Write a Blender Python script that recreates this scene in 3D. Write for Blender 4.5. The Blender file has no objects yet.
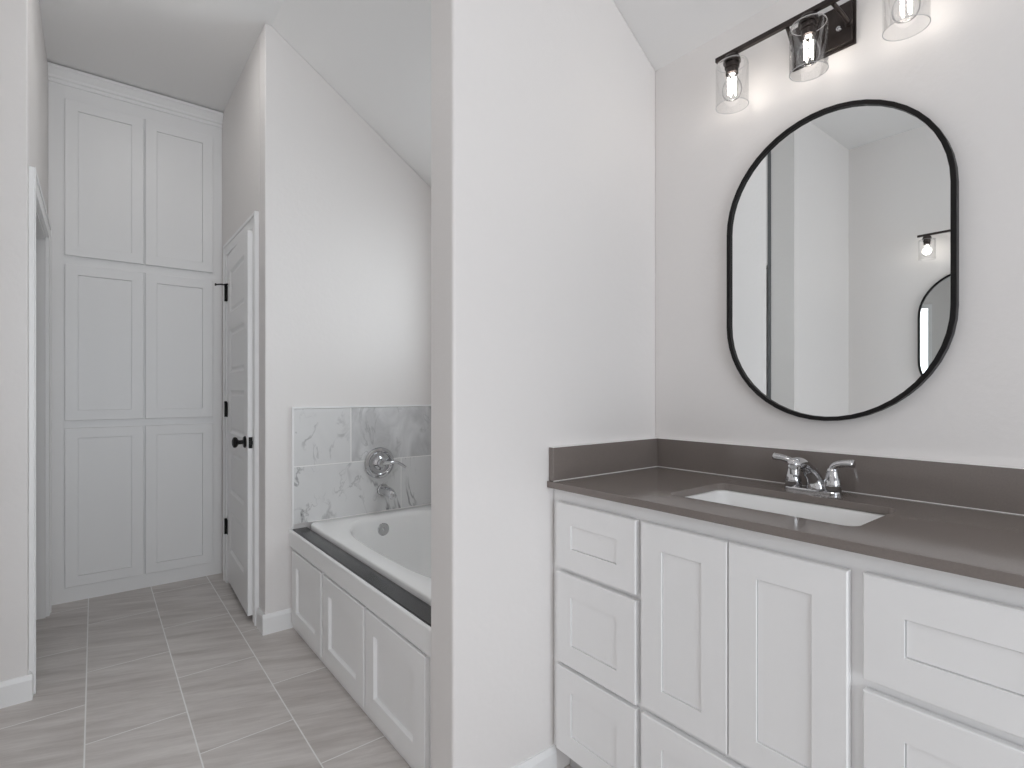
import bpy, bmesh, math, random
from mathutils import Vector, Matrix
random.seed(7)
S = bpy.context.scene
COL = S.collection
PI = math.pi

# ------------------------------------------------------------------ camera, world, light, exposure
YAW = 38.37
cam_d = bpy.data.cameras.new('camera')
cam = bpy.data.objects.new('camera', cam_d)
COL.objects.link(cam)
cam.location = (0, 0, 1.21)
cam.rotation_euler = (math.radians(90), 0, math.radians(-YAW))
cam_d.sensor_fit = 'HORIZONTAL'
cam_d.sensor_width = 36
cam_d.lens = 528 / 1024 * 36
cam_d.shift_y = 7 / 1024
cam_d.clip_start = 0.02
S.camera = cam

S.view_settings.view_transform = 'Standard'
S.view_settings.look = 'None'
S.view_settings.gamma = 1
S.view_settings.use_curve_mapping = False
S.view_settings.exposure = 0.0
S.cycles.max_bounces = 14
S.cycles.diffuse_bounces = 8
S.cycles.glossy_bounces = 6
S.cycles.transparent_max_bounces = 16
S.cycles.sample_clamp_indirect = 6
S.cycles.caustics_reflective = False
S.cycles.caustics_refractive = False

world = bpy.data.worlds.new('world')
S.world = world
world.use_nodes = True
wn = world.node_tree.nodes
wn['Background'].inputs[0].default_value = (0.78, 0.86, 1.0, 1)
wn['Background'].inputs[1].default_value = 1.0

BULB_W = 0.12          # each bulb of the vanity lights
CAN_EMIT = 33.0       # ceiling disc lamp lens
DAY_W = 47.0          # daylight through the window behind the camera
FILL_EMIT = 12.0      # added unseen disc lamp that fills the vanity area with light
TUBWIN_EMIT = 3.8     # frosted window over the tub

# skylight arriving through the big window behind the camera
day = bpy.data.lights.new('daylight', 'AREA')
day.shape = 'RECTANGLE'
day.size = 1.7
day.size_y = 2.1
day.energy = DAY_W
day.color = (0.91, 0.96, 1.0)
day_o = bpy.data.objects.new('daylight', day)
COL.objects.link(day_o)
day_o.location = (0.22, -2.42, 1.22)
day_o.rotation_euler = (math.radians(90), 0, 0)   # faces +Y

# ------------------------------------------------------------------ plan (metres)
XR = 1.66      # right wall (mirror wall)
XL = -1.22     # left wall
XCL = 0.668    # closet wall face
XP = 0.764     # free end of the partition
YP0, YP1 = 1.222, 1.348   # partition faces
YT = 2.825     # tub end wall
YB = -2.2      # wall behind the camera
YE = 4.55      # beyond the linen cabinet
XN = -0.203     # wall with the opening on the left
ZC = 3.045     # flat ceiling
XK = 0.70      # crease
SL = 0.656     # slope of the ceiling
def zceil(x):
    return ZC if x <= XK else ZC - SL * (x - XK)

# ------------------------------------------------------------------ helpers
def obj(name, bm, mat, parent=None, bevel=0, seg=2, smooth=False, loc=None):
    me = bpy.data.meshes.new(name)
    bmesh.ops.recalc_face_normals(bm, faces=bm.faces[:])
    bm.to_mesh(me)
    bm.free()
    o = bpy.data.objects.new(name, me)
    COL.objects.link(o)
    me.materials.append(mat)
    if smooth:
        for p in me.polygons:
            p.use_smooth = True
    if bevel:
        m = o.modifiers.new('bevel', 'BEVEL')
        m.width = bevel
        m.segments = seg
        m.limit_method = 'ANGLE'
        m.angle_limit = math.radians(40)
    if parent is not None:
        o.parent = parent
    if loc is not None:
        o.location = loc
    return o

def tag(o, label, cat, group=None):
    o['label'] = label
    o['category'] = cat
    if group:
        o['group'] = group
    return o

def empty(name, loc=(0, 0, 0), rz=0):
    o = bpy.data.objects.new(name, None)
    COL.objects.link(o)
    o.location = loc
    o.rotation_euler = (0, 0, rz)
    o.empty_display_size = 0.1
    return o

def structure(o, label=None):
    o['kind'] = 'structure'
    if label:
        o['label'] = label
    return o

def box(bm, x0, x1, y0, y1, z0, z1):
    vs = [bm.verts.new((x, y, z)) for x in (x0, x1) for y in (y0, y1) for z in (z0, z1)]
    for f in ((0, 1, 3, 2), (4, 6, 7, 5), (0, 4, 5, 1), (2, 3, 7, 6), (0, 2, 6, 4), (1, 5, 7, 3)):
        bm.faces.new([vs[i] for i in f])

def boxes(*bs):
    bm = bmesh.new()
    for b in bs:
        box(bm, *b)
    return bm

def prism(bm, pts, axis, a, b):
    """extrude a 2-D polygon; axis 'x': pts are (y,z); 'y': (x,z); 'z': (x,y)"""
    def P(p, t):
        return {'x': (t, p[0], p[1]), 'y': (p[0], t, p[1]), 'z': (p[0], p[1], t)}[axis]
    A = [bm.verts.new(P(p, a)) for p in pts]
    B = [bm.verts.new(P(p, b)) for p in pts]
    bm.faces.new(A)
    bm.faces.new(B[::-1])
    n = len(pts)
    for i in range(n):
        bm.faces.new((A[i], A[(i + 1) % n], B[(i + 1) % n], B[i]))

def ring_prism(bm, outer, inner, axis, a, b):
    def P(p, t):
        return {'x': (t, p[0], p[1]), 'y': (p[0], t, p[1]), 'z': (p[0], p[1], t)}[axis]
    n = len(outer)
    L = [[bm.verts.new(P(p, t)) for p in q] for q, t in ((outer, a), (inner, a), (inner, b), (outer, b))]
    for k in range(4):
        A, B = L[k], L[(k + 1) % 4]
        for i in range(n):
            bm.faces.new((A[i], A[(i + 1) % n], B[(i + 1) % n], B[i]))

def lathe(bm, prof, origin=(0, 0, 0), axis=(0, 0, 1), n=28, cap=True):
    """prof: list of (radius, height along axis)"""
    ax = Vector(axis).normalized()
    q = Vector((0, 0, 1)).rotation_difference(ax)
    o = Vector(origin)
    rings = []
    for r, h in prof:
        rings.append([bm.verts.new(o + q @ Vector((r * math.cos(2 * PI * i / n), r * math.sin(2 * PI * i / n), h))) for i in range(n)])
    for A, B in zip(rings, rings[1:]):
        for i in range(n):
            bm.faces.new((A[i], A[(i + 1) % n], B[(i + 1) % n], B[i]))
    if cap:
        bm.faces.new(rings[0][::-1])
        bm.faces.new(rings[-1])

def catmull(pts, k=6):
    P = [Vector(p) for p in pts]
    P = [2 * P[0] - P[1]] + P + [2 * P[-1] - P[-2]]
    out = []
    for i in range(1, len(P) - 2):
        for j in range(k):
            t = j / k
            a, b, c, d = P[i - 1], P[i], P[i + 1], P[i + 2]
            out.append(0.5 * ((2 * b) + (c - a) * t + (2 * a - 5 * b + 4 * c - d) * t * t + (3 * b - a - 3 * c + d) * t ** 3))
    out.append(P[-2])
    return out

def tube(bm, pts, rads, n=16, k=6, flat=1.0):
    """smooth swept tube with a radius per control point; flat squashes the section vertically"""
    C = catmull(pts, k)
    m = len(rads) - 1
    R = []
    for i in range(len(C)):
        t = i / (len(C) - 1) * m
        j = min(int(t), m - 1)
        R.append(rads[j] + (rads[j + 1] - rads[j]) * (t - j))
    rings = []
    for i, c in enumerate(C):
        d = (C[min(i + 1, len(C) - 1)] - C[max(i - 1, 0)]).normalized()
        up = Vector((0, 0, 1)) if abs(d.z) < 0.95 else Vector((1, 0, 0))
        s = d.cross(up).normalized()
        u = s.cross(d).normalized()
        rings.append([bm.verts.new(c + R[i] * (math.cos(2 * PI * a / n) * s + flat * math.sin(2 * PI * a / n) * u)) for a in range(n)])
    for A, B in zip(rings, rings[1:]):
        for i in range(n):
            bm.faces.new((A[i], A[(i + 1) % n], B[(i + 1) % n], B[i]))
    bm.faces.new(rings[0][::-1])
    bm.faces.new(rings[-1])

def rrect(cx, cy, hx, hy, r, k=8):
    pts = []
    for sx, sy, a0 in ((1, 1, 0), (-1, 1, PI / 2), (-1, -1, PI), (1, -1, 3 * PI / 2)):
        for i in range(k + 1):
            a = a0 + PI / 2 * i / k
            pts.append((cx + sx * (hx - r) + r * math.cos(a), cy + sy * (hy - r) + r * math.sin(a)))
    return pts

def loft(bm, loops, close_last=True):
    R = [[bm.verts.new(p) for p in L] for L in loops]
    n = len(R[0])
    for A, B in zip(R, R[1:]):
        for i in range(n):
            bm.faces.new((A[i], A[(i + 1) % n], B[(i + 1) % n], B[i]))
    if close_last:
        bm.faces.new(R[-1])

def xform(bm, M):
    bmesh.ops.transform(bm, matrix=M, verts=bm.verts[:])

# ------------------------------------------------------------------ materials
def new_mat(name):
    m = bpy.data.materials.new(name)
    m.use_nodes = True
    nt = m.node_tree
    return m, nt, nt.nodes['Principled BSDF']

def plain(name, col, rough=0.5, metal=0.0, bump=0, bscale=60, spec=0.5, var=0.0, coat=0.0):
    m, nt, b = new_mat(name)
    b.inputs['Base Color'].default_value = (*col, 1)
    b.inputs['Roughness'].default_value = rough
    b.inputs['Metallic'].default_value = metal
    b.inputs['Specular IOR Level'].default_value = spec
    b.inputs['Coat Weight'].default_value = coat
    tc = nt.nodes.new('ShaderNodeTexCoord')
    nz = nt.nodes.new('ShaderNodeTexNoise')
    nz.inputs['Scale'].default_value = bscale
    nz.inputs['Detail'].default_value = 4
    nt.links.new(tc.outputs['Object'], nz.inputs['Vector'])
    if bump:
        bp = nt.nodes.new('ShaderNodeBump')
        bp.inputs['Strength'].default_value = bump
        bp.inputs['Distance'].default_value = 0.004
        nt.links.new(nz.outputs['Fac'], bp.inputs['Height'])
        nt.links.new(bp.outputs['Normal'], b.inputs['Normal'])
    if var:
        mx = nt.nodes.new('ShaderNodeMix')
        mx.data_type = 'RGBA'
        mx.inputs[6].default_value = (*[c * (1 - var) for c in col], 1)
        mx.inputs[7].default_value = (*[min(1, c * (1 + var)) for c in col], 1)
        nt.links.new(nz.outputs['Fac'], mx.inputs[0])
        nt.links.new(mx.outputs[2], b.inputs['Base Color'])
    return m

M_WALL = plain('wall_paint', (0.79, 0.767, 0.754), 0.5, bump=0.22, bscale=55)
M_CEIL = plain('ceiling_paint', (0.80, 0.795, 0.79), 0.75, bump=0.12, bscale=55)
M_TRIM = plain('white_trim_paint', (0.88, 0.88, 0.88), 0.35, bump=0.02, bscale=40)
M_CAB = plain('white_cabinet_lacquer', (0.88, 0.88, 0.88), 0.36, bump=0.015, bscale=30)
M_BLACK = plain('matte_black_metal', (0.012, 0.011, 0.011), 0.42, 0.6)
M_BRONZE = plain('dark_bronze_metal', (0.055, 0.045, 0.042), 0.33, 0.75, var=0.5, bscale=25)
M_CHROME = plain('chrome', (0.60, 0.60, 0.61), 0.06, 1.0)
M_PORC = plain('white_porcelain', (0.90, 0.90, 0.895), 0.12, coat=0.3)
M_ACRYL = plain('white_acrylic', (0.89, 0.89, 0.885), 0.16, coat=0.2)
M_QUARTZ = plain('brown_grey_quartz', (0.205, 0.178, 0.163), 0.13, var=0.10, bscale=260)
M_LEDGE = plain('charcoal_stone', (0.035, 0.035, 0.036), 0.22, var=0.25, bscale=90)
M_GROUT = plain('pale_grout', (0.90, 0.89, 0.88), 0.8)
M_DARK = plain('toe_kick_board', (0.55, 0.55, 0.55), 0.6)

def mirror_mat():
    m, nt, b = new_mat('mirror_silver')
    b.inputs['Base Color'].default_value = (0.86, 0.88, 0.88, 1)
    b.inputs['Metallic'].default_value = 1
    b.inputs['Roughness'].default_value = 0.0
    return m
M_MIRROR = mirror_mat()

def thin_glass(name, refl=0.9):
    m, nt, b = new_mat(name)
    nt.nodes.remove(b)
    out = nt.nodes['Material Output']
    tr = nt.nodes.new('ShaderNodeBsdfTransparent')
    tr.inputs[0].default_value = (0.995, 0.995, 0.995, 1)
    gl = nt.nodes.new('ShaderNodeBsdfGlossy')
    gl.inputs['Roughness'].default_value = 0.03
    fr = nt.nodes.new('ShaderNodeLayerWeight')
    fr.inputs[0].default_value = 0.12
    mu = nt.nodes.new('ShaderNodeMath')
    mu.operation = 'MULTIPLY'
    mu.inputs[1].default_value = refl
    mx = nt.nodes.new('ShaderNodeMixShader')
    nt.links.new(fr.outputs['Fresnel'], mu.inputs[0])
    nt.links.new(mu.outputs[0], mx.inputs[0])
    nt.links.new(tr.outputs[0], mx.inputs[1])
    nt.links.new(gl.outputs[0], mx.inputs[2])
    nt.links.new(mx.outputs[0], out.inputs[0])
    return m
M_GAP_SHADE = plain('painted_gap_shade', (0.13, 0.135, 0.14), 0.6)  # dark colour standing in for the shade inside a door gap
M_GLASS = thin_glass('clear_glass', 0.32)
M_RIM = plain('polished_glass_edge', (0.55, 0.55, 0.56), 0.1)
M_BULBGLASS = thin_glass('bulb_glass', 0.75)

def emit(name, col, s):
    m, nt, b = new_mat(name)
    b.inputs['Base Color'].default_value = (*col, 1)
    b.inputs['Emission Color'].default_value = (*col, 1)
    b.inputs['Emission Strength'].default_value = s
    return m
M_FIL = emit('glowing_filament', (1.0, 0.94, 0.86), 17)
M_LENS = emit('lamp_lens', (1.0, 0.985, 0.96), CAN_EMIT)
M_LENS_FILL = emit('added_fill_lens', (1.0, 0.98, 0.95), FILL_EMIT)
M_PANE = emit('frosted_daylit_glass', (0.9, 0.96, 1.0), TUBWIN_EMIT)

def floor_mat():
    m, nt, b = new_mat('floor_tile')
    N, L = nt.nodes, nt.links
    geo = N.new('ShaderNodeNewGeometry')
    sep = N.new('ShaderNodeSeparateXYZ')
    L.new(geo.outputs['Position'], sep.inputs[0])
    ax = N.new('ShaderNodeMath'); ax.operation = 'ADD'; ax.inputs[1].default_value = 0.025 + 0.301 * 40
    ay = N.new('ShaderNodeMath'); ay.operation = 'ADD'; ay.inputs[1].default_value = -2.322 + 0.296 + 0.592 * 40
    L.new(sep.outputs['X'], ax.inputs[0]); L.new(sep.outputs['Y'], ay.inputs[0])
    cb = N.new('ShaderNodeCombineXYZ')
    L.new(ay.outputs[0], cb.inputs[0]); L.new(ax.outputs[0], cb.inputs[1])
    br = N.new('ShaderNodeTexBrick')
    br.offset = 0.5; br.offset_frequency = 2; br.squash = 1
    br.inputs['Scale'].default_value = 1
    br.inputs['Brick Width'].default_value = 0.592
    br.inputs['Row Height'].default_value = 0.301
    br.inputs['Mortar Size'].default_value = 0.0025
    br.inputs['Mortar Smooth'].default_value = 0.15
    br.inputs['Color1'].default_value = (0, 0, 0, 1)
    br.inputs['Color2'].default_value = (1, 1, 1, 1)
    L.new(cb.outputs[0], br.inputs['Vector'])
    # streaked stone, shifted tile by tile
    rnd = N.new('ShaderNodeMath'); rnd.operation = 'MULTIPLY'; rnd.inputs[1].default_value = 37
    L.new(br.outputs['Color'], rnd.inputs[0])
    mp = N.new('ShaderNodeMapping')
    mp0 = N.new('ShaderNodeMapping')
    mp0.inputs['Rotation'].default_value = (0, 0, math.radians(20))
    L.new(geo.outputs['Position'], mp0.inputs[0])
    mp.inputs['Scale'].default_value = (1.1, 9.0, 1)
    L.new(mp0.outputs[0], mp.inputs[0])
    n1 = N.new('ShaderNodeTexNoise'); n1.noise_dimensions = '4D'
    n1.inputs['Scale'].default_value = 1.7; n1.inputs['Detail'].default_value = 10; n1.inputs['Roughness'].default_value = 0.72
    n1.inputs['Distortion'].default_value = 0.25
    L.new(mp.outputs[0], n1.inputs['Vector']); L.new(rnd.outputs[0], n1.inputs['W'])
    n2 = N.new('ShaderNodeTexNoise')
    n2.inputs['Scale'].default_value = 3.0; n2.inputs['Detail'].default_value = 3
    L.new(geo.outputs['Position'], n2.inputs['Vector'])
    rp = N.new('ShaderNodeValToRGB')
    rp.color_ramp.elements[0].position = 0.30; rp.color_ramp.elements[0].color = (0.44, 0.398, 0.374, 1)
    rp.color_ramp.elements[1].position = 0.70; rp.color_ramp.elements[1].color = (0.76, 0.725, 0.70, 1)
    L.new(n1.outputs['Fac'], rp.inputs[0])
    mx = N.new('ShaderNodeMix'); mx.data_type = 'RGBA'
    mx.inputs[7].default_value = (0.86, 0.85, 0.835, 1)
    L.new(br.outputs['Fac'], mx.inputs[0]); L.new(rp.outputs[0], mx.inputs[6])
    L.new(mx.outputs[2], b.inputs['Base Color'])
    rr = N.new('ShaderNodeMapRange')
    rr.inputs[3].default_value = 0.32; rr.inputs[4].default_value = 0.5
    L.new(n2.outputs['Fac'], rr.inputs[0]); L.new(rr.outputs[0], b.inputs['Roughness'])
    bp = N.new('ShaderNodeBump'); bp.inputs['Strength'].default_value = 0.4; bp.inputs['Distance'].default_value = 0.001
    inv = N.new('ShaderNodeMath'); inv.operation = 'SUBTRACT'; inv.inputs[0].default_value = 1
    L.new(br.outputs['Fac'], inv.inputs[1]); L.new(inv.outputs[0], bp.inputs['Height'])
    L.new(bp.outputs[0], b.inputs['Normal'])
    return m
M_FLOOR = floor_mat()

def marble_mat(name, base, vein, seed, dens, cloud):
    m, nt, b = new_mat(name)
    N, L = nt.nodes, nt.links
    geo = N.new('ShaderNodeNewGeometry')
    mp = N.new('ShaderNodeMapping')
    mp.inputs['Location'].default_value = (seed, seed * 0.7, seed * 1.3)
    mp.inputs['Rotation'].default_value = (0, math.radians(25), 0)
    mp.inputs['Scale'].default_value = (1.0, 1.0, 0.62)
    L.new(geo.outputs['Position'], mp.inputs[0])
    def veins(scale, width):
        n = N.new('ShaderNodeTexNoise')
        n.inputs['Scale'].default_value = scale; n.inputs['Detail'].default_value = 5
        n.inputs['Roughness'].default_value = 0.55; n.inputs['Distortion'].default_value = 0.9
        L.new(mp.outputs[0], n.inputs['Vector'])
        s = N.new('ShaderNodeMath'); s.operation = 'SUBTRACT'; s.inputs[1].default_value = 0.5
        L.new(n.outputs['Fac'], s.inputs[0])
        a = N.new('ShaderNodeMath'); a.operation = 'ABSOLUTE'
        L.new(s.outputs[0], a.inputs[0])
        r = N.new('ShaderNodeMapRange')
        r.inputs[1].default_value = 0; r.inputs[2].default_value = width
        r.inputs[3].default_value = 1; r.inputs[4].default_value = 0
        L.new(a.outputs[0], r.inputs[0])
        # veins come and go
        k = N.new('ShaderNodeTexNoise'); k.inputs['Scale'].default_value = scale * 1.7; k.inputs['Detail'].default_value = 2
        L.new(mp.outputs[0], k.inputs['Vector'])
        kr = N.new('ShaderNodeMapRange'); kr.inputs[1].default_value = 0.50; kr.inputs[2].default_value = 0.64
        L.new(k.outputs['Fac'], kr.inputs[0])
        mu = N.new('ShaderNodeMath'); mu.operation = 'MULTIPLY'
        L.new(r.outputs[0], mu.inputs[0]); L.new(kr.outputs[0], mu.inputs[1])
        return mu
    v1 = veins(2.6, 0.016)
    v2 = veins(5.5, 0.02)
    ad = N.new('ShaderNodeMath'); ad.operation = 'MULTIPLY_ADD'; ad.inputs[1].default_value = 0.45; ad.use_clamp = True
    L.new(v2.outputs[0], ad.inputs[0]); L.new(v1.outputs[0], ad.inputs[2])
    dn = N.new('ShaderNodeMath'); dn.operation = 'MULTIPLY'; dn.inputs[1].default_value = dens
    L.new(ad.outputs[0], dn.inputs[0])
    cl = N.new('ShaderNodeTexNoise'); cl.inputs['Scale'].default_value = 7; cl.inputs['Detail'].default_value = 6; cl.inputs['Distortion'].default_value = 1.2
    L.new(mp.outputs[0], cl.inputs['Vector'])
    cr = N.new('ShaderNodeMapRange'); cr.inputs[1].default_value = 0.35; cr.inputs[2].default_value = 0.7; cr.inputs[4].default_value = cloud
    L.new(cl.outputs['Fac'], cr.inputs[0])
    m1 = N.new('ShaderNodeMix'); m1.data_type = 'RGBA'
    m1.inputs[6].default_value = (*base, 1); m1.inputs[7].default_value = (0.36, 0.36, 0.365, 1)
    L.new(cr.outputs[0], m1.inputs[0])
    m2 = N.new('ShaderNodeMix'); m2.data_type = 'RGBA'
    m2.inputs[7].default_value = (*vein, 1)
    L.new(dn.outputs[0], m2.inputs[0]); L.new(m1.outputs[2], m2.inputs[6])
    L.new(m2.outputs[2], b.inputs['Base Color'])
    b.inputs['Roughness'].default_value = 0.18
    return m
M_MARBLE = marble_mat('white_marble_tile', (0.74, 0.74, 0.74), (0.16, 0.16, 0.165), 3.1, 0.92, 0.08)
M_MARBLE_GREY = marble_mat('grey_veined_marble_tile', (0.74, 0.74, 0.745), (0.17, 0.17, 0.175), 7.7, 0.85, 0.62)

# ------------------------------------------------------------------ the room
structure(obj('floor', boxes((XL - 0.13, XR + 0.13, YB - 0.13, YE + 0.1, -0.08, 0)), M_FLOOR))

bm = bmesh.new()
xo = XR + 0.13
prism(bm, [(XL - 0.13, ZC), (XK, ZC), (xo, zceil(xo)), (xo, zceil(xo) + 0.12), (XK, ZC + 0.12), (XL - 0.13, ZC + 0.12)], 'y', YB - 0.13, YE + 0.1)
structure(obj('ceiling', bm, M_CEIL))

def wall_under(bm, x0, x1, y0, y1):
    """solid wall with its top cut to the ceiling"""
    pts = [(x0, 0), (x1, 0), (x1, zceil(x1))]
    if x0 < XK < x1:
        pts.append((XK, ZC))
    pts.append((x0, zceil(x0)))
    prism(bm, pts, 'y', y0, y1)

# right wall with the window over the tub
W1 = (1.715, 2.46, 1.28, 2.19)
bm = bmesh.new()
zr = zceil(XR + 0.12)
box(bm, XR, XR + 0.12, YB, W1[0], 0, zr)
box(bm, XR, XR + 0.12, W1[1], YT + 0.12, 0, zr)
box(bm, XR, XR + 0.12, W1[0], W1[1], 0, W1[2])
box(bm, XR, XR + 0.12, W1[0], W1[1], W1[3], zr)
structure(obj('wall_right', bm, M_WALL))
zz = zr + 0.0
bm = bmesh.new()   # sliver between the box tops and the slope
prism(bm, [(XR, zr), (XR + 0.12, zr), (XR, zceil(XR))], 'y', YB, YT + 0.12)
structure(obj('wall_right_top', bm, M_WALL))

# partition beside the vanity
bm = bmesh.new(); wall_under(bm, XP, XR, YP0, YP1)
structure(obj('wall_partition', bm, M_WALL, bevel=0.008))
# tub end wall and closet wall
bm = bmesh.new(); wall_under(bm, XCL, XR, YT, YT + 0.12)
structure(obj('wall_tub', bm, M_WALL, bevel=0.006))
D0, D1, DZ = 3.02, 3.725, 2.065          # closet door opening along Y
bm = bmesh.new()
for y0, y1, z0, z1 in ((YT + 0.12, D0, 0, ZC), (D1, YE, 0, ZC), (D0, D1, DZ, ZC)):
    box(bm, XCL, XCL + 0.115, y0, y1, z0, z1)
structure(obj('wall_closet', bm, M_WALL))
# closet behind the ajar door
structure(obj('wall_closet_inside', boxes((XCL + 0.9, XCL + 1.0, YT + 0.12, YE, 0, 2.3)), M_WALL))
# far wall
structure(obj('wall_front', boxes((XL, XR, YE, YE + 0.1, 0, ZC - 0.7), (XL, XK, YE, YE + 0.1, ZC - 0.7, ZC)), M_WALL))
# left wall, back wall with the big window
structure(obj('wall_left', boxes((XL - 0.12, XL, YB, YE, 0, ZC)), M_WALL))
W2 = (-0.63, 1.07, 0.15, 2.30)
bm = bmesh.new()
wall_under(bm, W2[1], XR, YB - 0.12, YB)
box(bm, XL, W2[0], YB - 0.12, YB, 0, ZC)
box(bm, W2[0], W2[1], YB - 0.12, YB, 0, W2[2])
box(bm, W2[0], W2[1], YB - 0.12, YB, W2[3], ZC - 0.04)
structure(obj('wall_back', bm, M_WALL))

# the left hand block: closed white door towards the vanity area, then a jog and the opening
YJ = 2.80
XB = -0.30
YS = 1.56
E0, E1, EZ = 1.732, 2.36, 2.065         # white door on the left
bm = bmesh.new()
box(bm, XL, XB - 0.115, YS, YS + 0.115, 0, ZC)
box(bm, XB - 0.115, XB, YS, E0, 0, ZC)
box(bm, XB - 0.115, XB, E1, YJ + 0.115, 0, ZC)
box(bm, XB - 0.115, XB, E0, E1, EZ, ZC)
structure(obj('wall_side', bm, M_WALL))
O0, O1, OZ = 2.905, 3.765, 2.032         # opening on the left
bm = bmesh.new()
box(bm, XB, XN, YJ, O0, 0, ZC)
box(bm, XN - 0.115, XN, O1, YE, 0, ZC)
box(bm, XN - 0.115, XN, O0, O1, OZ, ZC)
structure(obj('wall_opening', bm, M_WALL, bevel=0.005))

structure(obj('gap_shade_strip', boxes((XB + 0.0003, XB + 0.006, E0 - 0.022, E0 - 0.001, 0, ZC - 0.001)), M_GAP_SHADE))  # strip painted dark as the shaded gap beside the left door
# baseboards
BH, BT = 0.098, 0.014
def base_profile(bm, axis, a, b, at, sgn):
    """run along axis from a to b, against the wall plane at, sticking out by sgn"""
    pr = [(0, 0), (sgn * BT, 0), (sgn * BT, BH - 0.018), (sgn * BT * 0.55, BH - 0.004), (sgn * BT * 0.45, BH), (0, BH)]
    pts = [(at + p, z) for p, z in pr]
    prism(bm, pts, 'x' if axis == 'x' else 'y', a, b)
bm = bmesh.new()
base_profile(bm, 'x', XCL - BT, 0.797, YT, -1)
structure(obj('baseboard_tub', bm, M_TRIM))
bm = bmesh.new()
base_profile(bm, 'y', YT + 0.0002, D0 - 0.076, XCL, -1)
structure(obj('baseboard_closet', bm, M_TRIM))
bm = bmesh.new(); base_profile(bm, 'x', XP - BT, 1.135, YP0, -1)
structure(obj('baseboard_partition', bm, M_TRIM))
bm = bmesh.new(); base_profile(bm, 'y', YP0 + 0.0002, YP1, XP, -1)
structure(obj('baseboard_partition_end', bm, M_TRIM))
bm = bmesh.new(); base_profile(bm, 'x', XB, XN + BT, YJ, -1)
structure(obj('baseboard_opening', bm, M_TRIM))
bm = bmesh.new(); base_profile(bm, 'y', YJ + 0.0002, O0 - 0.072, XN, 1)
structure(obj('baseboard_opening_return', bm, M_TRIM))
bm = bmesh.new(); base_profile(bm, 'y', YB, YS, XL, 1)
structure(obj('baseboard_left', bm, M_TRIM))
bm = bmesh.new(); base_profile(bm, 'x', XL, XB, YS, -1)
structure(obj('baseboard_side', bm, M_TRIM))
bm = bmesh.new(); base_profile(bm, 'y', YB, 0.03, XR, -1)
structure(obj('baseboard_right', bm, M_TRIM))

# casings round the closet door and the opening
def casing(name, X, sgn, y0, y1, z1, w=0.072, t=0.016, jamb=0.115):
    bm = bmesh.new()
    a, b = sorted((X, X + sgn * t))
    box(bm, a, b, y0 - w, y0, 0, z1 + w)
    box(bm, a, b, y1, y1 + w, 0, z1 + w)
    box(bm, a, b, y0, y1, z1, z1 + w)
    # back band, a slim raised outer edge
    c, d = sorted((X + sgn * t, X + sgn * (t + 0.005)))
    box(bm, c, d, y0 - w, y0 - w + 0.018, 0, z1 + w)
    box(bm, c, d, y1 + w - 0.018, y1 + w, 0, z1 + w)
    box(bm, c, d, y0 - w + 0.018, y1 + w - 0.018, z1 + w - 0.018, z1 + w)
    o = obj(name, bm, M_TRIM, bevel=0.002)
    structure(o)
    bm = bmesh.new()
    e, f = sorted((X, X - sgn * jamb))
    box(bm, e, f, y0 - 0.001, y0 + 0.014, 0, z1)
    box(bm, e, f, y1 - 0.014, y1 + 0.001, 0, z1)
    box(bm, e, f, y0 + 0.014, y1 - 0.014, z1 - 0.014, z1)
    obj('jamb', bm, M_TRIM, o)
    return o
casing('trim_1', XCL, -1, D0, D1, DZ)
casing('trim_2', XN, 1, O0, O1, OZ)

# ------------------------------------------------------------------ panelled doors
def panel_door(name, W, H, T, npan):
    """hinge edge at local y=0, door runs towards -y; front face at x=0 facing -x, back at x=T"""
    st, rl = 0.105, 0.105
    bm = bmesh.new()
    box(bm, 0, T, -st, 0, 0, H)
    box(bm, 0, T, -W, -W + st, 0, H)
    ph = (H - 0.19 - rl * npan) / npan
    z = 0
    zs = []
    for i in range(npan + 1):
        h = 0.19 if i == 0 else rl
        box(bm, 0, T, -W + st, -st, z, z + h)
        if i < npan:
            zs.append((z + h, z + h + ph))
        z += h + ph
    root = obj(name, bm, M_TRIM)
    for z0, z1 in zs:
        p = bmesh.new()
        # moulded panel: sloping edge down to a recess, then a raised field
        y0, y1 = -W + st, -st
        def lp(d, x):
            return [(x, y0 + d, z0 + d), (x, y1 - d, z0 + d), (x, y1 - d, z1 - d), (x, y0 + d, z1 - d)]
        loft(p, [lp(0, T - 0.004), lp(0, 0.0005), lp(0.014, 0.009), lp(0.022, 0.009), lp(0.034, 0.004)])
        obj('panel', p, M_TRIM, root)
    return root

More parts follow.
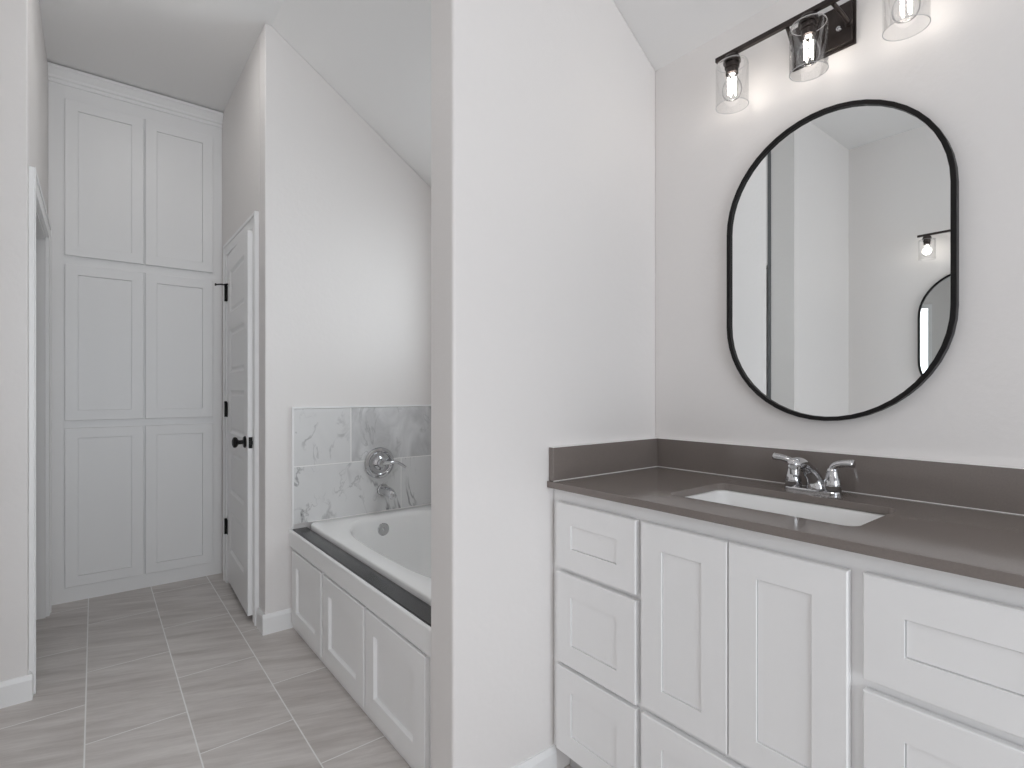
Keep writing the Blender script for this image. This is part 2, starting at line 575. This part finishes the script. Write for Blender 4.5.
d1 = panel_door('door_1', 0.69, 2.017, 0.034, 5)
d1.location = (0.656, D1 - 0.016, 0.034)
d1.rotation_euler = (0, 0, math.radians(-2.2))
structure(d1, 'white five panel closet door standing slightly ajar with a black knob')
for zc in (0.325, 1.06, 1.785):
    h = bmesh.new()
    lathe(h, [(0.0075, -0.046), (0.0075, 0.046)], (-0.008, 0.006, zc), n=14)
    lathe(h, [(0.009, 0.046), (0.006, 0.052)], (-0.008, 0.006, zc), n=14)
    box(h, -0.0025, 0.0, -0.022, 0.001, zc - 0.045, zc + 0.045)
    hg = obj('hinge', h, M_BLACK, d1)
    hg['label'] = 'black hinge'
    if zc > 1.5:
        s = bmesh.new()
        tube(s, [(-0.008, 0.006, zc + 0.056), (-0.03, 0.004, zc + 0.058), (-0.062, 0.004, zc + 0.053)], [0.0045, 0.0045, 0.0045], n=10)
        lathe(s, [(0.008, 0), (0.008, 0.008)], (-0.068, 0.004, zc + 0.053), (1, 0, 0), 14)
        lathe(s, [(0.011, -0.004), (0.011, 0.006)], (-0.008, 0.006, zc + 0.056), n=14)
        tube(s, [(-0.008, 0.0, zc + 0.056), (-0.02, -0.02, zc + 0.054), (-0.006, -0.05, zc + 0.053)], [0.004, 0.004, 0.0055], n=10)
        ds = obj('door_stop', s, M_BLACK, d1, smooth=False)
        ds['label'] = 'black hinge pin door stop'
k = bmesh.new()
zk, yk = 0.905, -0.625
lathe(k, [(0.031, 0), (0.031, 0.005), (0.026, 0.010), (0.011, 0.011), (0.011, 0.032), (0.016, 0.036), (0.026, 0.042), (0.029, 0.050), (0.026, 0.058), (0.014, 0.063)], (0, yk, zk), (-1, 0, 0), 28)
kn = obj('door_knob', k, M_BLACK, d1)
kn['label'] = 'round black door knob'
lt = obj('latch_plate', boxes((0.004, 0.030, -0.6915, -0.69, zk - 0.029, zk + 0.029)), M_BLACK, d1)
bt = obj('latch_bolt', boxes((0.011, 0.023, -0.701, -0.6915, zk - 0.009, zk + 0.009)), M_BLACK, lt)

d2 = panel_door('door_2', E1 - E0 - 0.029, 2.035, 0.034, 5)
d2.rotation_euler = (0, 0, PI)
d2.location = (XB - 0.008, E0 + 0.025, 0.012)
structure(d2, 'white five panel door in the left hand wall')
for zc in (0.30, 1.08, 1.80):
    h = bmesh.new()
    lathe(h, [(0.0075, -0.045), (0.0075, 0.045)], (-0.010, 0.006, zc), n=14)
    obj('hinge', h, M_BLACK, d2)
k = bmesh.new()
lathe(k, [(0.031, 0), (0.031, 0.005), (0.026, 0.010), (0.011, 0.011), (0.011, 0.032), (0.026, 0.042), (0.029, 0.050), (0.026, 0.058), (0.014, 0.063)], (0, -(E1 - E0) + 0.08, zk), (-1, 0, 0), 28)
obj('door_knob', k, M_BLACK, d2)

# ------------------------------------------------------------------ windows
def window(name, plane, axis, sgn, a0, a1, z0, z1, depth, pane_mat, label, bars=1):
    """frame and pane inside an opening; axis 'x' = pane normal along x"""
    fw = 0.045
    def bb(bm, t0, t1, u0, u1, w0, w1):
        t0, t1 = sorted((plane + sgn * t0, plane + sgn * t1))
        if axis == 'x':
            box(bm, t0, t1, u0, u1, w0, w1)
        else:
            box(bm, u0, u1, t0, t1, w0, w1)
    bm = bmesh.new()
    bb(bm, 0.03, depth, a0 + 0.001, a0 + fw, z0 + 0.001, z1 - 0.001)
    bb(bm, 0.03, depth, a1 - fw, a1 - 0.001, z0 + 0.001, z1 - 0.001)
    bb(bm, 0.03, depth, a0 + fw, a1 - fw, z0 + 0.001, z0 + fw)
    bb(bm, 0.03, depth, a0 + fw, a1 - fw, z1 - fw, z1 - 0.001)
    zm = (z0 + z1) / 2
    if bars:
        bb(bm, 0.04, depth - 0.01, a0 + fw, a1 - fw, zm - 0.015, zm + 0.015)
    root = obj(name, bm, M_TRIM)
    structure(root, label)
    for w0, w1 in (((z0 + fw, zm - 0.015), (zm + 0.015, z1 - fw)) if bars else ((z0 + fw, z1 - fw),)):
        p = bmesh.new()
        bb(p, depth * 0.5, depth * 0.5 + 0.006, a0 + fw, a1 - fw, w0, w1)
        obj('pane', p, pane_mat, root)
    return root
window('window_1', XR, 'x', 1, W1[0], W1[1], W1[2], W1[3], 0.09, M_PANE, 'small frosted window in the wall over the tub', 0)
window('window_2', YB, 'y', -1, W2[0], W2[1], W2[2], W2[3], 0.09, M_GLASS, 'wide white framed window in the wall behind the viewer', 1)

# ------------------------------------------------------------------ shaker fronts
def shaker(name, w, h, parent, M, fw=0.06, t=0.018, rec=0.004, bev=0.0022, slope=0.0004, gap=0.0016, mat=None):
    """local frame: width along x (0..w), height along z, front at y=0 facing -y, back at y=t"""
    mat = mat or M_CAB
    bm = bmesh.new()
    outer = [(0, 0), (w, 0), (w, h), (0, h)]
    inner = [(fw, fw), (w - fw, fw), (w - fw, h - fw), (fw, h - fw)]
    s = slope
    inner_b = [(fw + s, fw + s), (w - fw - s, fw + s), (w - fw - s, h - fw - s), (fw + s, h - fw - s)]
    L = [[(x, t, z) for x, z in outer], [(x, bev, z) for x, z in outer],
         [(min(max(x, bev), w - bev), 0, min(max(z, bev), h - bev)) for x, z in outer],
         [(x, 0, z) for x, z in inner], [(x, rec, z) for x, z in inner_b], [(x, t - 0.003, z) for x, z in inner_b]]
    loft(bm, L, close_last=False)
    b = [bm.verts.new((x, t, z)) for x, z in outer]
    bm.faces.new(b)
    bm.faces.new([bm.verts.new((x, t - 0.003, z)) for x, z in inner_b])
    bmesh.ops.remove_doubles(bm, verts=bm.verts[:], dist=1e-6)
    xform(bm, M)
    o = obj(name, bm, mat, parent)
    p = boxes((fw + s + gap, w - fw - s - gap, rec, t - 0.003, fw + s + gap, h - fw - s - gap))
    xform(p, M)
    obj('panel', p, mat, o)
    return o

def face_minus_x(X, ytop, z):      # front faces -x ; local x runs towards -y
    return Matrix.Translation((X, ytop, z)) @ Matrix.Rotation(-PI / 2, 4, 'Z')
def face_minus_y(x, Y, z):
    return Matrix.Translation((x, Y, z))

# ------------------------------------------------------------------ linen cabinet
YLF = 3.93
lin = empty('linen_cabinet', (0, 0, 0))
tag(lin, 'tall built-in white linen cabinet with six doors at the end of the passage', 'cabinet')
X0, X1 = XN + 0.001, XCL - 0.001
YF = YLF + 0.018
bx = [(-0.130, 0.238), (0.247, 0.611)]
rows = [(0.088, 0.997), (1.041, 1.934), (1.985, 2.876)]
bm = bmesh.new()
box(bm, X0, X1, YF, YE - 0.01, 0.0, 3.0)
obj('body', bm, M_CAB, lin)
for z0, z1 in rows:
    for x0, x1 in bx:
        shaker('cabinet_door', x1 - x0, z1 - z0, lin, face_minus_y(x0, YLF - 0.002, z0), fw=0.058, t=0.017, rec=0.006, gap=0.0012)
bm = bmesh.new()
ytop = YF
pr = [(ytop, 2.955), (ytop - 0.010, 2.955), (ytop - 0.012, 2.972), (ytop - 0.020, 2.978), (ytop - 0.022, 2.990),
      (ytop - 0.042, 3.018), (ytop - 0.050, 3.024), (ytop - 0.050, 3.038), (ytop, 3.038)]
prism(bm, pr, 'x', X0, X1)
obj('crown_moulding', bm, M_CAB, lin)
# ------------------------------------------------------------------ tub enclosure
XTF = 0.779
tubc = empty('tub_cabinet', (0, 0, 0))
tag(tubc, 'low white panelled enclosure with three shaker doors along the side of the tub', 'cabinet')
bm = bmesh.new()
box(bm, 0.798, 0.818, YP1 + 0.001, YT - 0.001, 0.0, 0.489)
obj('face_frame', bm, M_CAB, tubc, bevel=0.002)
bm = bmesh.new()
box(bm, 0.780, 0.7962, YP1 + 0.001, YT - 0.001, 0.418, 0.502)
obj('top_rail', bm, M_CAB, tubc, bevel=0.006, seg=4)
for ya, yb in ((2.770, 2.335), (2.310, 1.868), (1.850, 1.408)):
    shaker('cabinet_door', ya - yb, 0.368, tubc, face_minus_x(XTF, ya, 0.042), fw=0.072, t=0.0185, rec=0.011, slope=0.006)

led = obj('tub_ledge', boxes((0.7965, 0.868, YP1 + 0.001, YT - 0.013, 0.490, 0.504)), M_LEDGE, bevel=0.0015)
tag(led, 'narrow charcoal stone ledge between the white enclosure and the tub rim', 'ledge')

tub = empty('bathtub', (0, 0, 0))
tag(tub, 'white drop-in bathtub with an oval basin set against the marble tiles', 'bathtub')
tx0, tx1, ty0, ty1 = 0.870, XR - 0.003, YP1 + 0.003, YT - 0.014
cx, cy = 1.275, (ty0 + ty1) / 2
def sup(a, b, n, z, dx=0, dy=0, N=96, ox=None):
    L = []
    for i in range(N):
        t = 2 * PI * (i + 0.5) / N
        c, s = math.cos(t), math.sin(t)
        L.append(((ox if ox is not None else cx) + dx + a * math.copysign(abs(c) ** (2 / n), c), cy + dy + b * math.copysign(abs(s) ** (2 / n), s), z))
    return L
ocx = (tx0 + tx1) / 2
ha, hb = (tx1 - tx0) / 2, (ty1 - ty0) / 2
loops = [sup(ha, hb, 24, 0.497, ox=ocx), sup(ha, hb, 24, 0.518, ox=ocx), sup(ha - 0.002, hb - 0.002, 24, 0.523, ox=ocx), sup(ha - 0.006, hb - 0.006, 22, 0.526, ox=ocx),
         sup(0.338, 0.640, 3.2, 0.526, dy=0.02), sup(0.328, 0.630, 3.2, 0.524, dy=0.02), sup(0.318, 0.620, 3.2, 0.516, dy=0.02), sup(0.311, 0.612, 3.2, 0.500, dy=0.02),
         sup(0.300, 0.598, 3.3, 0.42, dy=0.022), sup(0.285, 0.575, 3.4, 0.28, dy=0.027), sup(0.268, 0.545, 3.4, 0.17, dy=0.03),
         sup(0.24, 0.50, 3.2, 0.115, dy=0.03), sup(0.19, 0.44, 3, 0.095, dy=0.03), sup(0.10, 0.25, 2.6, 0.090, dy=0.03)]
bm = bmesh.new()
loft(bm, loops)
obj('tub_shell', bm, M_ACRYL, tub, smooth=True)
bm = bmesh.new()
yo = 2.708
lathe(bm, [(0.034, 0), (0.034, 0.004), (0.030, 0.008), (0.010, 0.009), (0.008, 0.012), (0.004, 0.0125)], (1.243, yo, 0.452), (0, -1, 0.10), 32)
ov = obj('overflow_plate', bm, M_CHROME, tub, smooth=False)
ov['label'] = 'round chrome overflow plate'
bm = bmesh.new()
lathe(bm, [(0.035, 0), (0.035, 0.004), (0.028, 0.006), (0.010, 0.006)], (1.275, 2.45, 0.094), (0, 0, 1), 28)
obj('drain', bm, M_CHROME, tub)

# ------------------------------------------------------------------ marble tile surround
ts = empty('tile_surround', (0, 0, 0))
tag(ts, 'two rows of white marble tile with grey veins on the wall behind the tub', 'tile')
TT = 0.011
zrows = ((0.5295, 0.8186), (0.8232, 1.1175))
def tiles_y(zr, cuts):
    for (a, b), m in cuts:
        o = obj('tile', boxes((a + 0.0024, b - 0.0024, YT - TT, YT - 0.001, zr[0], zr[1])), m, ts, bevel=0.001)
tiles_y(zrows[1], [((0.802, 1.104), M_MARBLE), ((1.104, XR - 0.012), M_MARBLE_GREY)])
tiles_y(zrows[0], [((0.802, 1.404), M_MARBLE), ((1.404, XR - 0.012), M_MARBLE)])
obj('grout', boxes((0.801, XR - 0.0125, YT - 0.0103, YT - 0.0005, 0.5275, 1.1165)), M_GROUT, ts)
bm = bmesh.new()
box(bm, 0.794, 0.8025, YT - 0.0135, YT - 0.0005, 0.505, 1.128)
box(bm, 0.8025, XR - 0.012, YT - 0.0135, YT - 0.0005, 1.119, 1.128)
obj('edge_trim', bm, M_TRIM, ts)
obj('caulk', boxes((0.872, XR - 0.012, YT - 0.0185, YT - 0.0095, 0.5262, 0.5293)), M_GROUT, ts)
# return along the window wall
for zr in zrows:
    for a, b in ((YP1 + 0.002, 1.63), (1.63, 2.23), (2.23, YT - 0.014)):
        obj('tile', boxes((XR - TT, XR - 0.001, a + 0.0015, b - 0.0015, zr[0], zr[1])), M_MARBLE, ts, bevel=0.001)

# ------------------------------------------------------------------ tub valve and spout
YV = YT - TT
val = empty('tub_valve', (1.268, YV, 0.803))
tag(val, 'round chrome mixer valve with a lever, on the marble above the tub spout', 'tap')
bm = bmesh.new()
lathe(bm, [(0.088, 0.0005), (0.088, 0.006), (0.083, 0.013), (0.070, 0.016), (0.064, 0.012), (0.060, 0.010), (0.02, 0.010)], (0, 0, 0), (0, -1, 0), 48)
obj('escutcheon', bm, M_CHROME, val)
bm = bmesh.new()
lathe(bm, [(0.040, 0.0095), (0.038, 0.022), (0.027, 0.030), (0.025, 0.052), (0.022, 0.058), (0.008, 0.060)], (0, 0, 0), (0, -1, 0), 32)
obj('valve_hub', bm, M_CHROME, val)
bm = bmesh.new()
tube(bm, [(0.0, -0.050, 0.0), (0.035, -0.060, 0.002), (0.075, -0.062, 0.003), (0.105, -0.060, -0.010), (0.135, -0.058, -0.030)], [0.012, 0.010, 0.009, 0.008, 0.007], n=14)
obj('lever', bm, M_CHROME, val)
sp = empty('tub_spout', (1.288, YV, 0.648))
tag(sp, 'short chrome tub spout on the marble below the round mixer valve', 'spout')
bm = bmesh.new()
lathe(bm, [(0.034, 0.0005), (0.034, 0.012), (0.030, 0.016)], (0, 0, 0), (0, -1, 0), 28)
obj('flange', bm, M_CHROME, sp)
bm = bmesh.new()
tube(bm, [(0, -0.010, 0), (0, -0.05, 0.0), (0, -0.10, -0.005), (0, -0.135, -0.018)], [0.030, 0.029, 0.027, 0.021], n=24)
obj('spout_body', bm, M_CHROME, sp, smooth=True)

# ------------------------------------------------------------------ vanity
def make_vanity():
    v = empty('vanity_cabinet', (0, 0, 0))
    tag(v, 'white shaker vanity cabinet with two doors between two stacks of drawers', 'cabinet')
    XF = 1.135
    yl, yr = YP0 - 0.002, 0.036
    bm = bmesh.new()
    # face frame: stiles and rails
    st = [(yl, 1.183), (0.893, 0.862), (0.395, 0.356), (0.075, yr)]
    for a, b in st:
        box(bm, XF, XF + 0.019, b, a, 0.10, 0.9085)
    for a, b, zs in ((1.183, 0.893, ((0.10, 0.118), (0.367, 0.390), (0.654, 0.680), (0.864, 0.9085))),
                     (0.862, 0.395, ((0.10, 0.118), (0.369, 0.397), (0.864, 0.9085))),
                     (0.356, 0.075, ((0.10, 0.118), (0.367, 0.390), (0.652, 0.682), (0.866, 0.9085)))):
        for z0, z1 in zs:
            box(bm, XF, XF + 0.019, b, a, z0, z1)
    obj('face_frame', bm, M_CAB, v)
    bm = bmesh.new()
    box(bm, XF + 0.0195, XR - 0.002, yl - 0.018, yl, 0.10, 0.9085)
    box(bm, XF + 0.0195, XR - 0.002, yr, yr + 0.018, 0.0, 0.9085)
    box(bm, XF + 0.0195, XR - 0.002, yr + 0.018, yl - 0.018, 0.10, 0.118)
    obj('carcass', bm, M_CAB, v)
    obj('toe_kick', boxes((XF + 0.07, XF + 0.085, yr + 0.018, yl, 0.0, 0.0995)), M_DARK, v)
    X = XF - 0.0205
    def drawer(a, b, z0, z1, lab=None):
        o = shaker('drawer', a - b, z1 - z0, v, face_minus_x(X, a, z0), fw=0.064)
    def door(a, b, z0, z1):
        o = shaker('cabinet_door', a - b, z1 - z0, v, face_minus_x(X, a, z0), fw=0.064)
    drawer(1.190, 0.886, 0.673, 0.870)
    drawer(1.190, 0.886, 0.384, 0.658)
    drawer(1.190, 0.886, 0.112, 0.372)
    door(0.869, 0.6305, 0.392, 0.870)
    door(0.6275, 0.388, 0.392, 0.870)
    drawer(0.869, 0.388, 0.112, 0.374)
    drawer(0.363, 0.068, 0.677, 0.873)
    drawer(0.363, 0.068, 0.384, 0.657)
    drawer(0.363, 0.068, 0.112, 0.372)
    return v
make_vanity()

# countertop with the sink cut-out
CZ0, CZ1 = 0.910, 0.930
SX0, SX1, SY0, SY1 = 1.225, 1.500, 0.412, 0.868
XCF = 1.105
ct = empty('countertop', (0, 0, 0))
tag(ct, 'brown grey quartz countertop with a low splash on two walls, on the white vanity', 'countertop')
bm = bmesh.new()
hole = rrect((SX0 + SX1) / 2, (SY0 + SY1) / 2, (SX1 - SX0) / 2, (SY1 - SY0) / 2, 0.03, 6)
outer = [(XCF, 0.03), (XR - 0.001, 0.03), (XR - 0.001, YP0 - 0.001), (XCF, YP0 - 0.001)]
def edge_loop(pts):
    vs = [bm.verts.new((x, y, CZ0)) for x, y in pts]
    return [bm.edges.new((vs[i], vs[(i + 1) % len(vs)])) for i in range(len(vs))]
ed = edge_loop(outer) + edge_loop(hole)
bmesh.ops.triangle_fill(bm, edges=ed, use_beauty=True, use_dissolve=False)
r = bmesh.ops.extrude_face_region(bm, geom=bm.faces[:])
for e in r['geom']:
    if isinstance(e, bmesh.types.BMVert):
        e.co.z = CZ1
obj('counter_slab', bm, M_QUARTZ, ct, bevel=0.0015)
obj('back_splash', boxes((XR - 0.021, XR - 0.001, 0.03, YP0 - 0.022, CZ1 + 0.0003, 1.034)), M_QUARTZ, ct, bevel=0.0012)
obj('side_splash', boxes((XCF + 0.008, XR - 0.001, YP0 - 0.021, YP0 - 0.001, CZ1 + 0.0003, 1.034)), M_QUARTZ, ct, bevel=0.0012)
obj('caulk_highlight_line', boxes((XR - 0.0205, XR - 0.0005, 0.03, YP0 - 0.0005, 1.0342, 1.0352), (XCF + 0.009, XR - 0.0205, YP0 - 0.0205, YP0 - 0.0005, 1.0342, 1.0352), (XR - 0.0225, XR - 0.021, 0.03, YP0 - 0.0225, CZ1 + 0.0002, CZ1 + 0.0018), (XCF + 0.009, XR - 0.021, YP0 - 0.0225, YP0 - 0.021, CZ1 + 0.0002, CZ1 + 0.0018)), M_GROUT, ct)  # caulk, with pale top strips painting in the splash's bevel highlight

sk = empty('sink', (0, 0, 0))
tag(sk, 'white rectangular undermount basin set into the brown grey counter', 'sink')
scx, scy = (SX0 + SX1) / 2, (SY0 + SY1) / 2
def sl(hx, hy, r, z):
    return [(x, y, z) for x, y in rrect(scx, scy, hx, hy, r, 6)]
a, b = (SX1 - SX0) / 2, (SY1 - SY0) / 2
bm = bmesh.new()
loft(bm, [sl(a + 0.02, b + 0.02, 0.05, 0.896), sl(a + 0.02, b + 0.02, 0.05, 0.9095), sl(a + 0.003, b + 0.003, 0.036, 0.9095), sl(a - 0.001, b - 0.001, 0.034, 0.905), sl(a - 0.006, b - 0.006, 0.04, 0.86),
          sl(a - 0.016, b - 0.018, 0.05, 0.80), sl(a - 0.035, b - 0.04, 0.05, 0.772), sl(a - 0.07, b - 0.10, 0.05, 0.764), sl(0.025, 0.025, 0.024, 0.758)])
obj('basin', bm, M_PORC, sk, smooth=True)
bm = bmesh.new()
lathe(bm, [(0.024, 0), (0.024, 0.003), (0.017, 0.004), (0.006, 0.004)], (scx, scy, 0.7585), n=24)
obj('drain', bm, M_CHROME, sk)

# faucet
FY = 0.636
fa = empty('faucet', (1.575, FY, CZ1))
tag(fa, 'chrome centerset faucet with two lever handles behind the sink', 'faucet')
bm = bmesh.new()
pts = rrect(0, 0, 0.0225, 0.074, 0.022, 8)
pts2 = rrect(0, 0, 0.0205, 0.072, 0.020, 8)
loft(bm, [[(x, y, 0.0004) for x, y in pts], [(x, y, 0.005) for x, y in pts], [(x, y, 0.008) for x, y in pts2]])
bm.faces.new([bm.verts.new((x, y, 0.0004)) for x, y in pts][::-1])
obj('base_plate', bm, M_CHROME, fa, smooth=False)
for s in (1, -1):
    hb_ = bmesh.new()
    lathe(hb_, [(0.0215, 0.0075), (0.0215, 0.028), (0.0205, 0.033), (0.0205, 0.036), (0.0185, 0.040), (0.0145, 0.060), (0.0125, 0.068), (0.006, 0.072)], (0, s * 0.051, 0), n=28)
    ho = obj('handle', hb_, M_CHROME, fa, smooth=False)
    for p in ho.data.polygons:
        p.use_smooth = True
    lv = bmesh.new()
    tube(lv, [(0, s * 0.048, 0.060), (0.0, s * 0.056, 0.076), (-0.003, s * 0.076, 0.085), (-0.006, s * 0.104, 0.088)], [0.012, 0.0115, 0.011, 0.0125], n=16, flat=0.85)
    obj('lever', lv, M_CHROME, ho, smooth=True)
bm = bmesh.new()
tube(bm, [(0.006, -0.010, 0.010), (-0.002, -0.006, 0.036), (-0.030, 0, 0.064), (-0.070, 0, 0.082), (-0.112, 0, 0.084), (-0.125, 0, 0.078)], [0.028, 0.021, 0.0165, 0.016, 0.018, 0.010], n=24)
obj('spout', bm, M_CHROME, fa, smooth=True)
bm = bmesh.new()
lathe(bm, [(0.0115, 0), (0.0115, 0.016)], (-0.110, 0, 0.058), n=22)
obj('aerator', bm, M_CHROME, fa)
bm = bmesh.new()
lathe(bm, [(0.003, 0.012), (0.003, 0.052), (0.006, 0.054), (0.006, 0.060), (0.003, 0.062)], (0.021, 0, 0), n=14)
obj('lift_rod', bm, M_CHROME, fa)

# ------------------------------------------------------------------ pill mirrors
def pill(w, h, k=26):
    r = w / 2
    s = h / 2 - r
    P = []
    for i in range(k + 1):
        a = PI * i / k
        P.append((r * math.cos(a), s + r * math.sin(a)))
    for i in range(k + 1):
        a = PI + PI * i / k
        P.append((r * math.cos(a), -s + r * math.sin(a)))
    return P
def make_mirror(loc, rz, label):
    """hangs on a wall; local front faces -x"""
    root = empty('wall_mirror', loc, rz)
    tag(root, label, 'mirror', 'pill shaped mirrors over the vanities')
    w, h = 0.592, 0.893
    bm = bmesh.new()
    ring_prism(bm, pill(w, h), pill(w - 0.024, h - 0.024), 'x', -0.026, -0.001)
    obj('frame', bm, M_BLACK, root, bevel=0.0015)
    bm = bmesh.new()
    prism(bm, pill(w - 0.0245, h - 0.0245), 'x', -0.017, -0.004)
    obj('mirror_glass', bm, M_MIRROR, root)
    return root
make_mirror((XR, 0.6295, 1.571), 0, 'large black framed pill shaped mirror on the wall above the sink')
make_mirror((XL, 0.83, 1.571), PI, 'black framed pill shaped mirror seen reflected inside the large mirror')

# ------------------------------------------------------------------ vanity lights
def make_light(loc, rz, label):
    root = empty('vanity_light', loc, rz)
    tag(root, label, 'wall light', 'three lamp vanity lights above the mirrors')
    # origin on the wall at the centre of the plate height; local front -x
    zb = 0.028          # bar height above origin
    bm = bmesh.new()
    box(bm, -0.006, -0.001, -0.085, 0.085, -0.061, 0.064)
    box(bm, -0.018, -0.006, -0.079, 0.079, -0.055, 0.058)
    obj('back_plate', bm, M_BRONZE, root, bevel=0.001)
    for s in (1, -1):
        bm = bmesh.new()
        lathe(bm, [(0.010, 0), (0.010, 0.006), (0.0055, 0.007)], (-0.018, s * 0.072, -0.006), (-1, 0, 0.3), 18)
        tube(bm, [(-0.020, s * 0.072, -0.006), (-0.045, s * 0.069, 0.004), (-0.072, s * 0.064, 0.015), (-0.095, s * 0.060, zb - 0.006)], [0.0055] * 4, n=12)
        obj('arm', bm, M_BRONZE, root)
        bm = bmesh.new()
        lathe(bm, [(0.008, 0), (0.008, 0.004), (0.006, 0.009), (0.002, 0.011)], (-0.018, s * 0.048, -0.010), (-1, 0, 0), 16)
        obj('screw', bm, M_CHROME, root)
    obj('bar', boxes((-0.107, -0.093, -0.278, 0.278, zb - 0.007, zb + 0.007)), M_BRONZE, root, bevel=0.001)
    for y in (-0.225, 0, 0.225):
        bm = bmesh.new()
        lathe(bm, [(0.009, 0), (0.020, -0.002), (0.024, -0.008), (0.026, -0.020), (0.026, -0.0225), (0.0195, -0.023), (0.0195, -0.032), (0.022, -0.033), (0.0215, -0.038), (0.0185, -0.039), (0.0185, -0.057), (0.014, -0.058)], (-0.100, y, zb - 0.0075), n=26)
        so = obj('socket', bm, M_BRONZE, root)
        bm = bmesh.new()
        # clear glass cylinder, open below, with a rounded shoulder and a collar hole on top
        prof = [(0.020, zb - 0.0305), (0.040, zb - 0.0305), (0.0455, zb - 0.033), (0.048, zb - 0.040), (0.048, zb - 0.164), (0.0462, zb - 0.164), (0.0462, zb - 0.042), (0.044, zb - 0.035), (0.040, zb - 0.0328), (0.020, zb - 0.0328)]
        lathe(bm, prof, (-0.100, y, 0), n=40, cap=False)
        gl = obj('glass_shade', bm, M_GLASS, root, smooth=True)
        gl['label'] = 'clear glass cylinder shade'
        for rr_, zz_ in ((0.0472, zb - 0.1642), (0.0440, zb - 0.0335)):
            bm = bmesh.new()
            lathe(bm, [(rr_ + 0.0009, zz_ - 0.0005), (rr_ + 0.0009, zz_ + 0.0005), (rr_ - 0.0008, zz_ + 0.0005), (rr_ - 0.0008, zz_ - 0.0005), (rr_ + 0.0009, zz_ - 0.0005)], (-0.100, y, 0), n=40, cap=False)
            obj('glass_rim', bm, M_RIM, gl, smooth=True)
        bm = bmesh.new()
        lathe(bm, [(0.013, -0.062), (0.014, -0.072), (0.020, -0.085), (0.027, -0.100), (0.0295, -0.114), (0.028, -0.127), (0.022, -0.138), (0.010, -0.1445), (0.002, -0.1455)], (-0.100, y, zb), n=28)
        bu = obj('bulb', bm, M_BULBGLASS, root, smooth=True)
        bm = bmesh.new()
        for i in range(4):
            a = PI / 4 + i * PI / 2
            lathe(bm, [(0.0024, -0.076), (0.0024, -0.130)], (-0.100 + 0.0105 * math.cos(a), y + 0.0105 * math.sin(a), zb), n=8)
        obj('filament', bm, M_FIL, bu)
        bm = bmesh.new()
        lathe(bm, [(0.0125, -0.0575), (0.0125, -0.067), (0.006, -0.069)], (-0.100, y, zb), n=20)
        obj('bulb_cap', bm, M_CHROME, bu)
        li = bpy.data.lights.new('bulb_glow', 'POINT')
        li.energy = BULB_W
        li.shadow_soft_size = 0.026
        li.color = (1.0, 0.93, 0.86)
        lo = bpy.data.objects.new('bulb_glow', li)
        COL.objects.link(lo)
        lo.parent = root
        lo.location = (-0.100, y, zb - 0.108)
    return root
make_light((XR, 0.640, 2.235), 0, 'dark bronze three lamp vanity light on the wall above the large mirror')
make_light((XL, 0.83, 2.235), PI, 'three lamp bar light seen reflected inside the large mirror')

# ------------------------------------------------------------------ ceiling lamp over the passage, and an added fill lamp
def ceiling_light(x, y, label, k=1.0, lens=None):
    root = empty('ceiling_light', (x, y, ZC))
    tag(root, label, 'ceiling light')
    bm = bmesh.new()
    lathe(bm, [(0.095 * k, -0.0005), (0.095 * k, -0.010), (0.088 * k, -0.016), (0.078 * k, -0.017)], n=48)
    obj('trim_ring', bm, M_TRIM, root, smooth=False)
    bm = bmesh.new()
    lathe(bm, [(0.077 * k, -0.0175), (0.070 * k, -0.024), (0.05 * k, -0.029), (0.02 * k, -0.031)], n=48)
    obj('lens', bm, lens or M_LENS, root, smooth=True)
    return root
ceiling_light(0.27, 2.80, 'round white disc ceiling light over the tiled passage')
ceiling_light(0.20, 0.25, 'added unseen disc ceiling light filling the area between the two vanities', 1.9, M_LENS_FILL)
